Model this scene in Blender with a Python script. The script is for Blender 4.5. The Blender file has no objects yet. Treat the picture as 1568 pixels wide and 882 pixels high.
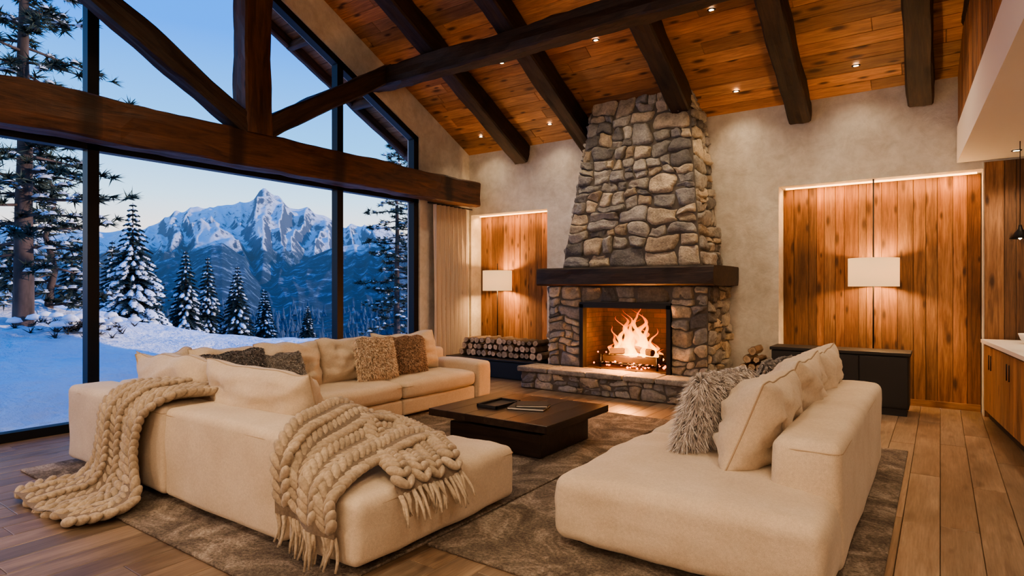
import bpy, math, random
from mathutils import Vector, Matrix, noise
random.seed(7)
R=random.random
def U(a,b): return a+(b-a)*R()
scene=bpy.context.scene
# ------------------------------------------------------------------ materials
class G:
    def __init__(s,name,rough=0.6,color=(.8,.8,.8),metal=0.0):
        s.m=bpy.data.materials.new(name); s.m.use_nodes=True
        s.nt=s.m.node_tree; s.b=s.nt.nodes['Principled BSDF']
        s.b.inputs['Roughness'].default_value=rough
        s.b.inputs['Base Color'].default_value=(*color,1)
        s.b.inputs['Metallic'].default_value=metal
        s.out=s.nt.nodes['Material Output']
    def n(s,t,props=None,**inp):
        x=s.nt.nodes.new(t)
        if props:
            for k,v in props.items(): setattr(x,k,v)
        for k,v in inp.items():
            k=k.replace('_',' ')
            x.inputs[k].default_value=v
        return x
    def l(s,a,b): s.nt.links.new(a,b)
    def tc(s,scale=(1,1,1)):
        a=s.n('ShaderNodeAttribute',{'attribute_name':'tc'})
        mp=s.n('ShaderNodeMapping'); mp.inputs['Scale'].default_value=scale
        s.l(a.outputs['Vector'],mp.inputs['Vector']); return mp.outputs[0]
    def col(s): return s.n('ShaderNodeAttribute',{'attribute_name':'col'}).outputs['Color']
    def noise(s,scale,vec=(1,1,1),detail=4,rough=.6,dist=0):
        x=s.n('ShaderNodeTexNoise',Scale=scale,Detail=detail,Roughness=rough,Distortion=dist)
        s.l(s.tc(vec),x.inputs['Vector']); return x.outputs['Fac']
    def ramp(s,fac,stops):
        x=s.n('ShaderNodeValToRGB'); e=x.color_ramp.elements
        while len(e)<len(stops): e.new(.5)
        for i,(p,c) in enumerate(stops):
            e[i].position=p; e[i].color=(*c,1) if len(c)==3 else c
        s.l(fac,x.inputs['Fac']); return x.outputs['Color']
    def mix(s,a,b,f=.5,mode='MIX'):
        x=s.n('ShaderNodeMix',{'data_type':'RGBA','blend_type':mode})
        for v,i in ((f,0),(a,6),(b,7)):
            if isinstance(v,(int,float)): x.inputs[i].default_value=v
            elif isinstance(v,tuple): x.inputs[i].default_value=(*v,1)
            else: s.l(v,x.inputs[i])
        return x.outputs[2]
    def math(s,op,a,b=0.0,c=None,clamp=False):
        x=s.n('ShaderNodeMath',{'operation':op,'use_clamp':clamp})
        for i,v in enumerate((a,b,c)):
            if v is None: continue
            if isinstance(v,(int,float)): x.inputs[i].default_value=v
            else: s.l(v,x.inputs[i])
        return x.outputs[0]
    def base(s,c): s.l(c,s.b.inputs['Base Color'])
    def bump(s,h,strength=.3,dist=.01):
        x=s.n('ShaderNodeBump',Strength=strength,Distance=dist)
        s.l(h,x.inputs['Height']); s.l(x.outputs[0],s.b.inputs['Normal'])

def wood(name,c1,c2,knot,rough=.5,knotamt=.9,grain=9,bump=.25,vs=(2.0,6,6),on_t=.5):
    g=G(name,rough)
    n1=g.noise(1.0,(1.2,grain*2,grain*2),6,.65,1.2)
    n2=g.noise(1.0,(5,90,90),3,.6)
    n3=g.noise(1.0,(.9,3,3),4,.6,.5)
    base=g.ramp(n1,[(.3,c1),(.7,c2)])
    fine=g.ramp(n2,[(.3,(.62,.62,.62)),(.7,(1.1,1.1,1.1))])
    c=g.mix(base,fine,.8,'MULTIPLY')
    c=g.mix(c,g.ramp(n3,[(.3,(.58,.56,.54)),(.65,(1.1,1.1,1.1))]),.85,'MULTIPLY')
    c=g.mix(c,g.col(),1.0,'MULTIPLY')
    v=g.n('ShaderNodeTexVoronoi',{'voronoi_dimensions':'2D'},Scale=1.0)
    g.l(g.tc(vs),v.inputs['Vector'])
    sep=g.n('ShaderNodeSeparateColor'); g.l(v.outputs['Color'],sep.inputs[0])
    on=g.math('GREATER_THAN',sep.outputs[0],on_t)
    sz=g.math('MULTIPLY_ADD',sep.outputs[1],.14,.07)
    d=g.math('DIVIDE',v.outputs['Distance'],sz)
    k=g.math('SUBTRACT',1.5,d,clamp=True)
    k=g.math('MULTIPLY',k,on); k=g.math('MULTIPLY',k,knotamt,clamp=True)
    c=g.mix(c,knot,k)
    g.base(c); g.bump(n2,bump,.004)
    return g.m
M={}
M['niche']=wood('pine_panel',(.15,.066,.03),(.42,.205,.095),(.03,.012,.007),.72,.8,on_t=.45,vs=(2.2,7,7),bump=.5)
M['ceil']=wood('ceiling_boards',(.34,.14,.058),(.66,.325,.14),(.06,.022,.01),.55,on_t=.4)
M['floor']=wood('oak_floor',(.17,.115,.077),(.30,.215,.15),(.08,.05,.033),.36,.6,6,bump=.15)
M['beam']=wood('dark_beam',(.014,.009,.007),(.07,.038,.024),(.008,.005,.004),.6,.8,6,.9)
M['beamred']=wood('tie_beam_wood',(.03,.013,.008),(.17,.072,.036),(.012,.006,.004),.6,.8,5,.9)
M['cab']=wood('cabinet_wood',(.26,.12,.05),(.46,.25,.12),(.08,.03,.015),.5,.6)
M['table']=wood('table_wood',(.018,.012,.010),(.055,.036,.027),(.01,.007,.006),.30,.5,5)

g=G('plaster',.85); n=g.noise(1.6,detail=8,rough=.65); n2=g.noise(12,detail=5); n3=g.noise(4,detail=7,rough=.7,dist=.6)
c=g.mix(g.ramp(n,[(.32,(.66,.60,.52)),(.66,(.85,.81,.74))]),g.ramp(n3,[(.35,(.80,.79,.77)),(.6,(1,1,1))]),.85,'MULTIPLY')
g.base(g.mix(c,g.ramp(n2,[(.3,(.9,.9,.9)),(.7,(1,1,1))]),1,'MULTIPLY')); g.bump(g.math('MULTIPLY_ADD',n3,2.0,n2),.4,.014); M['plaster']=g.m
g=G('smooth_plaster',.8,(.84,.79,.73)); g.bump(g.noise(9,detail=4),.08,.01); M['smooth']=g.m
g=G('stone',.85); n=g.noise(7,detail=8,rough=.7); n2=g.noise(35,detail=4)
g.base(g.mix(g.mix(g.col(),g.ramp(n,[(.3,(.6,.6,.6)),(.7,(1.4,1.37,1.3))]),1,'MULTIPLY'),g.ramp(n2,[(.3,(.74,.74,.74)),(.7,(1.12,1.12,1.12))]),1,'MULTIPLY')); g.bump(g.math('MULTIPLY_ADD',n,1.5,n2),.9,.018); M['stone']=g.m
g=G('mortar',.95,(.13,.115,.10)); M['mortar']=g.m
g=G('linen',.9)
n=g.noise(3,detail=3); w=g.noise(380,detail=1); w2=g.noise(60,detail=4)
c=g.mix(g.ramp(n,[(.3,(.60,.485,.36)),(.7,(.70,.585,.455))]),g.ramp(w,[(.3,(.78,.78,.78)),(.7,(1.06,1.06,1.06))]),1,'MULTIPLY')
c=g.mix(c,g.ramp(w2,[(.3,(.88,.88,.88)),(.7,(1.04,1.04,1.04))]),1,'MULTIPLY')
g.base(c); nb=g.noise(5,detail=4,dist=.5); g.bump(g.math('MULTIPLY_ADD',w,.12,g.math('MULTIPLY_ADD',w2,.12,nb)),.4,.016); g.b.inputs['Sheen Weight'].default_value=.15; M['linen']=g.m
g=G('seam',.9,(.42,.32,.22)); M['seam']=g.m
g=G('black_metal',.45,(.012,.012,.013),.3); M['black']=g.m
g=G('matte_black',.55,(.018,.016,.015)); M['mblack']=g.m
g=G('wool',.95); n=g.noise(60,(1,1,1),3)
g.base(g.mix(g.col(),g.ramp(n,[(.3,(.7,.7,.7)),(.7,(1.1,1.1,1.1))]),1,'MULTIPLY')); g.bump(n,.6,.006); g.b.inputs['Sheen Weight'].default_value=.2; M['wool']=g.m
g=G('fur',.8); g.base(g.col()); M['fur']=g.m
g=G('curtain',.9); n=g.noise(200,detail=2); g.base(g.ramp(n,[(.3,(.54,.45,.37)),(.7,(.66,.56,.47))])); M['curtain']=g.m
g=G('rug',1.0); n=g.noise(2.6,detail=9,rough=.78,dist=1.0); n2=g.noise(55,detail=4,rough=.7)
g.base(g.mix(g.ramp(n,[(.36,(.085,.066,.053)),(.5,(.20,.16,.128)),(.62,(.42,.35,.29))]),g.ramp(n2,[(.35,(.5,.5,.5)),(.65,(1.25,1.25,1.25))]),1,'MULTIPLY')); g.bump(n2,1.0,.02); M['rug']=g.m
g=G('bark',.9); n=g.noise(8,(1,1,1),5); g.base(g.mix(g.col(),g.ramp(n,[(.3,(.5,.5,.5)),(.7,(1.2,1.2,1.2))]),1,'MULTIPLY')); g.bump(n,.8,.01); M['bark']=g.m
g=G('white_counter',.25,(.8,.77,.73)); M['counter']=g.m
g=G('ceramic',.3,(.75,.7,.63)); M['ceramic']=g.m
g=G('firebrick',.9)
br=g.n('ShaderNodeTexBrick',Scale=1.0); br.inputs['Brick Width'].default_value=.22; br.inputs['Row Height'].default_value=.075; br.inputs['Mortar Size'].default_value=.006
br.inputs['Color1'].default_value=(.055,.026,.017,1); br.inputs['Color2'].default_value=(.028,.017,.013,1); br.inputs['Mortar'].default_value=(.012,.01,.009,1)
a=g.n('ShaderNodeAttribute',{'attribute_name':'tc'}); sp=g.n('ShaderNodeSeparateXYZ'); g.l(a.outputs['Vector'],sp.inputs[0]); cb=g.n('ShaderNodeCombineXYZ')
g.l(g.math('ADD',sp.outputs[0],sp.outputs[1]),cb.inputs[0]); g.l(sp.outputs[2],cb.inputs[1]); g.l(cb.outputs[0],br.inputs['Vector'])
soot=g.ramp(g.noise(4,detail=5),[(.35,(.35,.35,.35)),(.65,(1.3,1.3,1.3))]); g.base(g.mix(br.outputs[0],soot,1,'MULTIPLY')); M['brick']=g.m
def emis(name,c,s):
    g=G(name); g.b.inputs['Emission Color'].default_value=(*c,1); g.b.inputs['Emission Strength'].default_value=s
    g.b.inputs['Base Color'].default_value=(*[min(1,x) for x in c],1); return g.m
M['led']=emis('led_strip',(1,.52,.2),5)
M['bulb']=emis('bulb',(1,.75,.45),22)
M['ember']=emis('ember',(1,.16,.02),5)
g=G('lamp_shade'); g.b.inputs['Base Color'].default_value=(.72,.58,.40,1); g.b.inputs['Roughness'].default_value=.9
tr=g.n('ShaderNodeBsdfTranslucent'); tr.inputs['Color'].default_value=(.36,.25,.13,1)
mx=g.n('ShaderNodeMixShader'); mx.inputs[0].default_value=.4
g.b.inputs['Emission Color'].default_value=(1,.66,.34,1); g.b.inputs['Emission Strength'].default_value=.9
g.l(g.b.outputs[0],mx.inputs[1]); g.l(tr.outputs[0],mx.inputs[2]); g.l(mx.outputs[0],g.out.inputs[0]); M['shade']=g.m
g=G('window_glass'); t=g.n('ShaderNodeBsdfTransparent'); t.inputs[0].default_value=(.985,.99,.99,1)
g.l(t.outputs[0],g.out.inputs[0]); M['glass']=g.m
# flame
g=G('flame'); a=g.n('ShaderNodeAttribute',{'attribute_name':'tc'}); sp=g.n('ShaderNodeSeparateXYZ'); g.l(a.outputs['Vector'],sp.inputs[0])
cc=g.ramp(sp.outputs[2],[(0,(1,.48,.11)),(.4,(1,.36,.05)),(.75,(1,.18,.014)),(1,(.9,.07,.004))])
em=g.n('ShaderNodeEmission'); g.l(cc,em.inputs[0]); g.l(g.math('MULTIPLY_ADD',sp.outputs[2],-5.0,8.5),em.inputs[1])
t=g.n('ShaderNodeBsdfTransparent'); lw=g.n('ShaderNodeLayerWeight',Blend=.4)
al=g.math('SUBTRACT',1.0,lw.outputs['Facing'],clamp=True)
al=g.math('MULTIPLY',al,g.math('SUBTRACT',1.15,sp.outputs[2],clamp=True),clamp=True)
al=g.math('MULTIPLY',al,.58)
mx=g.n('ShaderNodeMixShader'); g.l(al,mx.inputs[0]); g.l(t.outputs[0],mx.inputs[1]); g.l(em.outputs[0],mx.inputs[2]); g.l(mx.outputs[0],g.out.inputs[0]); M['flame']=g.m
# outside
g=G('snow',.75); n=g.noise(.9,detail=6); n2=g.noise(5,detail=5); g.base(g.ramp(n,[(.3,(.80,.83,.90)),(.7,(.93,.94,.96))])); g.bump(g.math('MULTIPLY_ADD',n2,.45,n),.8,.3); M['snow']=g.m
g=G('tree_snow',.8,(.82,.88,.96)); M['tsnow']=g.m
g=G('needles',.8); g.base(g.col()); M['needles']=g.m
g=G('trunk',.9,(.07,.045,.03)); n=g.noise(4,(1,1,.3),5); g.base(g.ramp(n,[(.3,(.03,.022,.018)),(.7,(.14,.10,.08))])); M['trunk']=g.m
# mountain
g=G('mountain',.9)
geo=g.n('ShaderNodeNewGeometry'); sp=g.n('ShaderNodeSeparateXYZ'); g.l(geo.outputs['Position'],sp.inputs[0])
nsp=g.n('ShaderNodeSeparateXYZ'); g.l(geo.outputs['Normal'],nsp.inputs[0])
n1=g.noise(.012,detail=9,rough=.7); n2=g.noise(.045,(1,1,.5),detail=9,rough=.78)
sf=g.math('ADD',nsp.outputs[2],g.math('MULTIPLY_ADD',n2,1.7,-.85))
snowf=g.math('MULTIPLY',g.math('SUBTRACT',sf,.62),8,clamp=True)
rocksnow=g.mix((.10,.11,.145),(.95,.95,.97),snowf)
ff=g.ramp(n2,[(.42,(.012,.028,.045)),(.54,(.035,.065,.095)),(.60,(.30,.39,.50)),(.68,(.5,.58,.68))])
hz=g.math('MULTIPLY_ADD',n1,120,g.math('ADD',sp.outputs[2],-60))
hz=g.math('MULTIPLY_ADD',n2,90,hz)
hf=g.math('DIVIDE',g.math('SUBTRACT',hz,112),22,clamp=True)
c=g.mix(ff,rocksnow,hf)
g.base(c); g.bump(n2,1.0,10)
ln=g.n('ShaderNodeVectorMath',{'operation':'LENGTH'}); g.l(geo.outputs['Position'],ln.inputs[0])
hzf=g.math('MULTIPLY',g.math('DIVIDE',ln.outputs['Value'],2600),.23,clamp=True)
em=g.n('ShaderNodeEmission'); em.inputs[0].default_value=(.20,.44,.85,1); em.inputs[1].default_value=.9  # aerial haze put into the material: blue emission growing with distance
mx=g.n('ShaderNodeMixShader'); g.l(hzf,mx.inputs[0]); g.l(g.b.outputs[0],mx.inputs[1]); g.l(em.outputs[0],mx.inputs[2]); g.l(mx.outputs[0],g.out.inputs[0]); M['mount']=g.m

# ------------------------------------------------------------------ mesh builder
class MB:
    def __init__(s,name,mats):
        s.name=name; s.mats=mats; s.v=[];s.f=[];s.mi=[];s.sm=[];s.c=[];s.t=[]
    def add(s,vs,fs,mat=0,smooth=False,col=(1,1,1),tc=None):
        o=len(s.v); s.v+= [tuple(p) for p in vs]; s.f+=[tuple(i+o for i in f) for f in fs]
        s.mi+=[mat]*len(fs); s.sm+=[smooth]*len(fs)
        s.c+= col if isinstance(col,list) else [col]*len(vs)
        s.t+= [tuple(p) for p in (tc if tc else vs)]
    def obj(s):
        me=bpy.data.meshes.new(s.name); me.from_pydata(s.v,[],s.f)
        me.polygons.foreach_set('material_index',s.mi); me.polygons.foreach_set('use_smooth',s.sm)
        a=me.attributes.new('col','FLOAT_COLOR','POINT'); a.data.foreach_set('color',[x for c in s.c for x in (c[0],c[1],c[2],1)])
        a=me.attributes.new('tc','FLOAT_VECTOR','POINT'); a.data.foreach_set('vector',[x for c in s.t for x in c])
        for m in s.mats: me.materials.append(M[m])
        me.update()
        ob=bpy.data.objects.new(s.name,me); scene.collection.objects.link(ob); return ob
    def box(s,x0,x1,y0,y1,z0,z1,mat=0,col=(1,1,1)):
        vs=[(x,y,z) for z in (z0,z1) for y in (y0,y1) for x in (x0,x1)]
        s.add(vs,[(0,2,3,1),(4,5,7,6),(0,1,5,4),(2,6,7,3),(0,4,6,2),(1,3,7,5)],mat,False,col)
    def prism(s,poly,d,mat=0,col=(1,1,1)):
        n=len(poly); d=Vector(d); a=[Vector(p) for p in poly]; b=[p+d for p in a]
        s.add(a+b,[tuple(range(n))[::-1],tuple(range(n,2*n))]+[(i,(i+1)%n,(i+1)%n+n,i+n) for i in range(n)],mat,False,col)
    def board(s,o,L,W,N,l,w,t,mat=0,col=(1,1,1)):
        o=Vector(o);L=Vector(L);W=Vector(W);N=Vector(N); e=.003
        ofs=(U(0,50),U(0,50),U(0,9)); vs=[];tc=[]
        for k,(a,b,c) in enumerate([(0,0,0),(l,0,0),(l,w,0),(0,w,0),(0,0,t-e),(l,0,t-e),(l,w,t-e),(0,w,t-e),(e,e,t),(l-e,e,t),(l-e,w-e,t),(e,w-e,t)]):
            vs.append(o+L*a+W*b+N*c); tc.append((a+ofs[0],b+ofs[1],c+ofs[2]))
        fs=[(0,3,2,1),(8,9,10,11)]
        for i in range(4):
            j=(i+1)%4; fs+=[(i,j,j+4,i+4),(i+4,j+4,j+8,i+8)]
        s.add(vs,fs,mat,False,col,tc)
    def planks(s,o,L,W,N,l,w,bw,bl,t,gap,cf,mat=0,var=0):
        o=Vector(o);L=Vector(L);W=Vector(W); nrow=max(1,round(w/bw)); bw=w/nrow
        ws=[1+U(-var,var) for _ in range(nrow)]; sc=w/sum(ws); pos=0
        for i in range(nrow):
            b=ws[i]*sc
            a=-U(0,bl) if bl<l else 0
            while a<l-.01:
                e=min(l,a+(bl*U(.8,1.2) if bl<l else l)); st=max(a,0)
                if e-st>.05: s.board(o+L*st+W*pos,L,W,N,e-st-gap,b-gap,t,mat,cf())
                a=e
            pos+=b
    def rbox(s,x0,x1,y0,y1,z0,z1,r=.05,puff=0,mat=0,nseg=8,wr=.0,col=(1,1,1)):
        c=Vector(((x0+x1)/2,(y0+y1)/2,(z0+z1)/2)); h=Vector(((x1-x0)/2,(y1-y0)/2,(z1-z0)/2))
        r=min(r,h.x*.99,h.y*.99,h.z*.99)
        def ax(H):
            L=[-H+r*k/4 for k in range(4)]
            m=[-(H-r)+2*(H-r)*k/nseg for k in range(nseg+1)]
            return L+m+[-x for x in L[::-1]]
        A=[ax(h.x),ax(h.y),ax(h.z)]; idx={};vs=[];fs=[]
        def vid(p):
            k=(round(p[0],5),round(p[1],5),round(p[2],5))
            if k in idx: return idx[k]
            P=Vector(p); inn=Vector([max(-(h[i]-r),min(h[i]-r,P[i])) for i in range(3)]); d=P-inn
            if d.length>1e-6: P=inn+d.normalized()*r
            fx=max(0,1-(P.x/h.x)**2); fy=max(0,1-(P.y/h.y)**2); fz=max(0,1-(P.z/h.z)**2)
            if P.z>0: P.z+=puff*math.sqrt(fx*fy)
            P.x+=math.copysign(1,P.x)*puff*.35*fz*fy*abs(P.x/h.x)**3
            P.y+=math.copysign(1,P.y)*puff*.35*fz*fx*abs(P.y/h.y)**3
            if wr:
                q=P+c; P+=d.normalized()*wr*noise.fractal(q*3.5,1,2,3)
            idx[k]=len(vs); vs.append(P+c); return idx[k]
        for a in range(3):
            b,cx=(a+1)%3,(a+2)%3
            for sg in (-1,1):
                for i in range(len(A[b])-1):
                    for j in range(len(A[cx])-1):
                        q=[]
                        for (ii,jj) in ((i,j),(i+1,j),(i+1,j+1),(i,j+1)):
                            p=[0,0,0]; p[a]=sg*h[a]; p[b]=A[b][ii]; p[cx]=A[cx][jj]; q.append(vid(p))
                        if sg<0: q=q[::-1]
                        if len(set(q))==4: fs.append(tuple(q))
        s.add(vs,fs,mat,True,col)
    def tube(s,pts,rad,mat=0,n=8,col=(1,1,1),closed=False,caps=True,smooth=True):
        pts=[Vector(p) for p in pts]; m=len(pts); rs=rad if isinstance(rad,list) else [rad]*m
        vs=[];fs=[]; up=Vector((0,0,1)); prev=None
        for i,p in enumerate(pts):
            if closed: t=pts[(i+1)%m]-pts[i-1]
            else: t=pts[min(i+1,m-1)]-pts[max(i-1,0)]
            t=t.normalized() if t.length>1e-9 else Vector((0,0,1))
            if prev is None: 
                a=t.cross(up); a=a if a.length>.05 else t.cross(Vector((1,0,0)))
            else: a=prev-t*prev.dot(t)
            a.normalize(); b=t.cross(a); prev=a
            for k in range(n):
                th=2*math.pi*k/n; vs.append(p+(a*math.cos(th)+b*math.sin(th))*rs[i])
        for i in range(m if closed else m-1):
            for k in range(n):
                i2=(i+1)%m; fs.append((i*n+k,i*n+(k+1)%n,i2*n+(k+1)%n,i2*n+k))
        if caps and not closed: fs+=[tuple(range(n))[::-1],tuple((m-1)*n+k for k in range(n))]
        s.add(vs,fs,mat,smooth,col)
    def lathe(s,prof,c,mat=0,n=32,smooth=True,col=(1,1,1)):
        vs=[];fs=[]
        for (r,z) in prof:
            for k in range(n):
                th=2*math.pi*k/n; vs.append((c[0]+r*math.cos(th),c[1]+r*math.sin(th),c[2]+z))
        for i in range(len(prof)-1):
            for k in range(n): fs.append((i*n+k,i*n+(k+1)%n,(i+1)*n+(k+1)%n,(i+1)*n+k))
        s.add(vs,fs,mat,smooth,col)
    def beam(s,p0,p1,w,h,up=(0,0,1),mat=0,jit=.012,seg=None,col=(1,1,1)):
        p0=Vector(p0);p1=Vector(p1); L=(p1-p0).length; t=(p1-p0).normalized(); up=Vector(up)
        sd=t.cross(up).normalized(); up=sd.cross(t).normalized(); seg=seg or max(4,int(L/.12)); ch=.022
        a,b=w/2,h/2; q=[]
        for (x0,y0,x1,y1) in ((-a+ch,-b,a-ch,-b),(a,-b+ch,a,b-ch),(a-ch,b,-a+ch,b),(-a,b-ch,-a,-b+ch)):
            for k in range(4): q.append((x0+(x1-x0)*k/3,y0+(y1-y0)*k/3))
        n=len(q); vs=[];tc=[];fs=[]; o=U(0,90)
        for i in range(seg+1):
            l=L*i/seg
            for k,(x,y) in enumerate(q):
                nz=noise.fractal(Vector((l*1.4+o,x*9,y*9)),.8,2,4)*jit*1.3
                f=1+nz/max(abs(x),abs(y)); vs.append(p0+t*l+sd*x*f+up*y*f); tc.append((l+o,x+o,y+k*.001))
        for i in range(seg):
            for k in range(n): fs.append((i*n+k,i*n+(k+1)%n,(i+1)*n+(k+1)%n,(i+1)*n+k))
        fs+=[tuple(range(n))[::-1],tuple(seg*n+k for k in range(n))]
        s.add(vs,fs,mat,False,col,tc)

def roof(y): return 4.03+.5*(9-y) if y>=4.4 else 6.33-.5*(4.4-y)
XW=-7.35; XE=4.2; YN=9.0; YS=-2.6
def gcol(a,b,w=0):
    def f():
        k=U(a,b); q=U(-w,w); return (k*(1+q),k,k*(1-q))
    return f
# ------------------------------------------------------------------ floor
mb=MB('floor',['floor','mortar'])
mb.box(XW-.3,XE,YS,9.35,-.12,-.022,1)
mb.planks((XW-.25,YS,-.022),(0,1,0),(1,0,0),(0,0,1),9.35-YS,XE-XW+.25,.2,2.1,.022,.0025,gcol(.75,1.2,.04))
mb.obj()
# ------------------------------------------------------------------ north wall (fireplace wall)
mb=MB('wall_north',['plaster'])
T=.5
def wb(x0,x1,z0,z1,y0=YN,y1=YN+T): mb.box(x0,x1,y0,y1,z0,z1)
zt=4.25
wb(XW-.25,-7.3,0,zt); wb(-7.3,-5.6,2.88,zt); wb(-5.6,-1.83,0,zt); wb(-1.83,.41,2.9,zt); wb(.41,XE,0,zt)
mb.box(-7.3,-5.6,9.36,9.5,0,2.88); mb.box(-1.83,.41,9.36,9.5,0,2.9)
mb.obj()
mb=MB('wall_panel_north',['niche','mortar'])
for (x0,x1,z1) in ((-7.3,-5.6,2.87),(-1.825,.405,2.89)):
    mb.box(x0,x1,9.33,9.355,0,z1,1)
    mb.planks((x0,9.33,0),(0,0,1),(1,0,0),(0,-1,0),z1,x1-x0,.14,9,.025,.004,gcol(.55,1.3,.06),0,.35)
mb.box(.42,XE-.01,8.975,8.995,0,2.97,1)
mb.planks((.42,8.975,0),(0,0,1),(1,0,0),(0,-1,0),2.97,2.6,.15,9,.02,.004,gcol(.5,1.3,.08),0,.35)
mb.obj()
mb=MB('baseboard_north',['cab'])
mb.box(-1.82,.40,9.28,9.303,0,.08); mb.box(-2.29,-1.85,8.98,8.998,0,.08); mb.obj()
# west wall
mb=MB('wall_west',['plaster'])
def pw(poly,x0=XW-.3,x1=XW): mb.prism([(x0,y,z) for y,z in poly],(x1-x0,0,0))
def gl(y): return roof(y)-.60
pw([(7.66,0),(9.0,0),(9.0,roof(9)+.05),(7.66,roof(7.66)+.05)])
pw([(4.4,gl(4.4)),(7.66,gl(7.66)),(7.66,roof(7.66)+.05),(4.4,roof(4.4)+.05)])
pw([(1.14,gl(1.14)),(4.4,gl(4.4)),(4.4,roof(4.4)+.05),(1.14,roof(1.14)+.05)])
pw([(-.5,3.05),(1.14,3.05),(1.14,roof(1.14)+.05),(-.5,roof(-.5)+.05)])
pw([(YS,0),(-.5,0),(-.5,roof(-.5)+.05),(YS,roof(YS)+.05)])
mb.obj()
mb=MB('wall_south',['plaster']); mb.box(XW-.3,XE+.2,YS-.2,YS,0,roof(YS)+.1); mb.obj()
mb=MB('wall_east',['plaster']); mb.prism([(XE,YS,0),(XE,9.4,0),(XE,9.4,4.1),(XE,4.4,6.4),(XE,YS,roof(YS)+.1)],(.2,0,0)); mb.obj()
# ------------------------------------------------------------------ ceiling
mb=MB('ceiling',['ceil','mortar'])
for (ya,yb) in ((9.02,4.4),(YS,4.4)):
    za,zb=roof(ya),roof(yb); mb.prism([(XW-1.35,ya,za+.024),(XW-1.35,yb,zb+.024),(XW-1.35,yb,zb+.2),(XW-1.35,ya,za+.2)],(XE-XW+1.5,0,0),1)
    W=Vector((0,yb-ya,zb-za)); wl=W.length; W.normalize(); Nn=Vector((1,0,0)).cross(W)
    if Nn.z>0: Nn=-Nn
    mb.planks((XW,ya,za+.024),(1,0,0),W,Nn,XE-XW,wl,.2,2.6,.024,.004,gcol(.62,1.3,.08))
    mb.planks((XW-1.35,ya,za+.024),(1,0,0),W,Nn,1.05,wl,.14,9,.024,.004,gcol(.5,.8,.05))
mb.obj()
mb=MB('trim_roof_overhang',['beamred','ceil'])
for (ya,yb) in ((9.6,4.4),(YS,4.4)):
    za,zb=roof(9)-.3 if ya>9 else roof(ya),roof(yb)
    mb.beam((XW-1.3,ya,za-.02),(XW-1.3,yb,zb-.02),.12,.26)
    mb.beam((XW-.72,ya,za-.02),(XW-.72,yb,zb-.02),.1,.16)
for y in (8.6,7.3,6.0,4.9): mb.beam((XW-1.3,y,roof(y)-.1),(XW-.3,y,roof(y)-.1),.12,.14)
mb.obj()
for i,x in enumerate((-6.1,-4.72,-3.0,-1.55,-.2,1.25)):
    mb=MB('rafter_beam',['beam'])
    hh=.32
    mb.beam((x,8.99,roof(8.99)-hh/2*1.1),(x,4.45,roof(4.45)-hh/2*1.1),.27,hh)
    mb.beam((x,YS+.05,roof(YS+.05)-hh/2*1.1),(x,4.35,roof(4.35)-hh/2*1.1),.27,hh); mb.obj()
mb=MB('ridge_beam',['beam']); mb.beam((XW,4.4,6.12),(XE,4.4,6.12),.3,.36); mb.obj()
mb=MB('purlin_beam',['beam']); mb.beam((XW,6.62,4.76),(XE,6.62,4.76),.26,.31,jit=.02); mb.obj()
mb=MB('purlin_beam',['beam']); mb.beam((XW,2.18,4.76),(XE,2.18,4.76),.26,.31,jit=.02); mb.obj()
mb=MB('roof_truss',['beam','beamred'])
mb.beam((-7.08,-2.5,3.22),(-7.08,8.82,3.22),.3,.44,mat=1,jit=.018)
mb.beam((-7.06,4.36,3.42),(-7.06,4.36,6.1),.3,.36,up=(0,1,0),mat=1,jit=.016)
mb.beam((-7.05,4.46,3.5),(-7.05,6.66,4.86),.24,.25,jit=.014)
mb.beam((-7.05,4.26,3.5),(-7.05,2.0,4.86),.24,.25,jit=.014)
mb.obj()
# ------------------------------------------------------------------ window
mb=MB('window_1',['black','glass'])
X0,X1=XW-.16,XW-.03
def vbar(y,z0,z1,w=.11): mb.box(X0,X1,y-w/2,y+w/2,z0,z1)
for y in (-.45,2.72,5.98,7.6): vbar(y,0,3.15)
for y in (2.72,5.98,7.6): vbar(y,3.15,gl(y)+.02)
vbar(1.2,3.15,gl(1.2),.09)
mb.box(X0,X1,-.5,7.66,0,.09); mb.box(X0,X1,-.5,7.66,2.97,3.2)
for (a,b) in ((4.4,7.64),(4.4,1.16)):
    mb.prism([(X0,a,gl(a)-.11),(X0,b,gl(b)-.11),(X0,b,gl(b)+.02),(X0,a,gl(a)+.02)],(X1-X0,0,0))
xg=XW-.1
mb.add([(xg,-.5,.05),(xg,7.62,.05),(xg,7.62,3.0),(xg,-.5,3.0),(xg,1.2,3.2),(xg,7.62,3.2),(xg,7.62,gl(7.62)),(xg,4.4,gl(4.4)),(xg,1.2,gl(1.2))],[(0,1,2,3),(4,5,6,7,8)],1)
mb.obj()
# curtain
mb=MB('curtain',['curtain','black'])
vs=[];fs=[];nx,nz=110,24
for j in range(nz+1):
    z=.02+2.94*j/nz
    for i in range(nx+1):
        y=7.84+.92*i/nx; f=1-.25*(1-j/nz)
        ph=i/nx*2*math.pi*8
        vs.append((-7.2+.05*math.sin(ph+.5*math.sin(z*1.3))*f+.012*noise.noise(Vector((y*5,z*.8,0))),y+.02*math.sin(ph*2),z))
for j in range(nz):
    for i in range(nx): a=j*(nx+1)+i; fs.append((a,a+1,a+nx+2,a+nx+1))
mb.add(vs,fs,0,True); mb.tube([(-7.2,7.7,2.97),(-7.2,8.9,2.97)],.012,1)
mb.obj()
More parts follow.
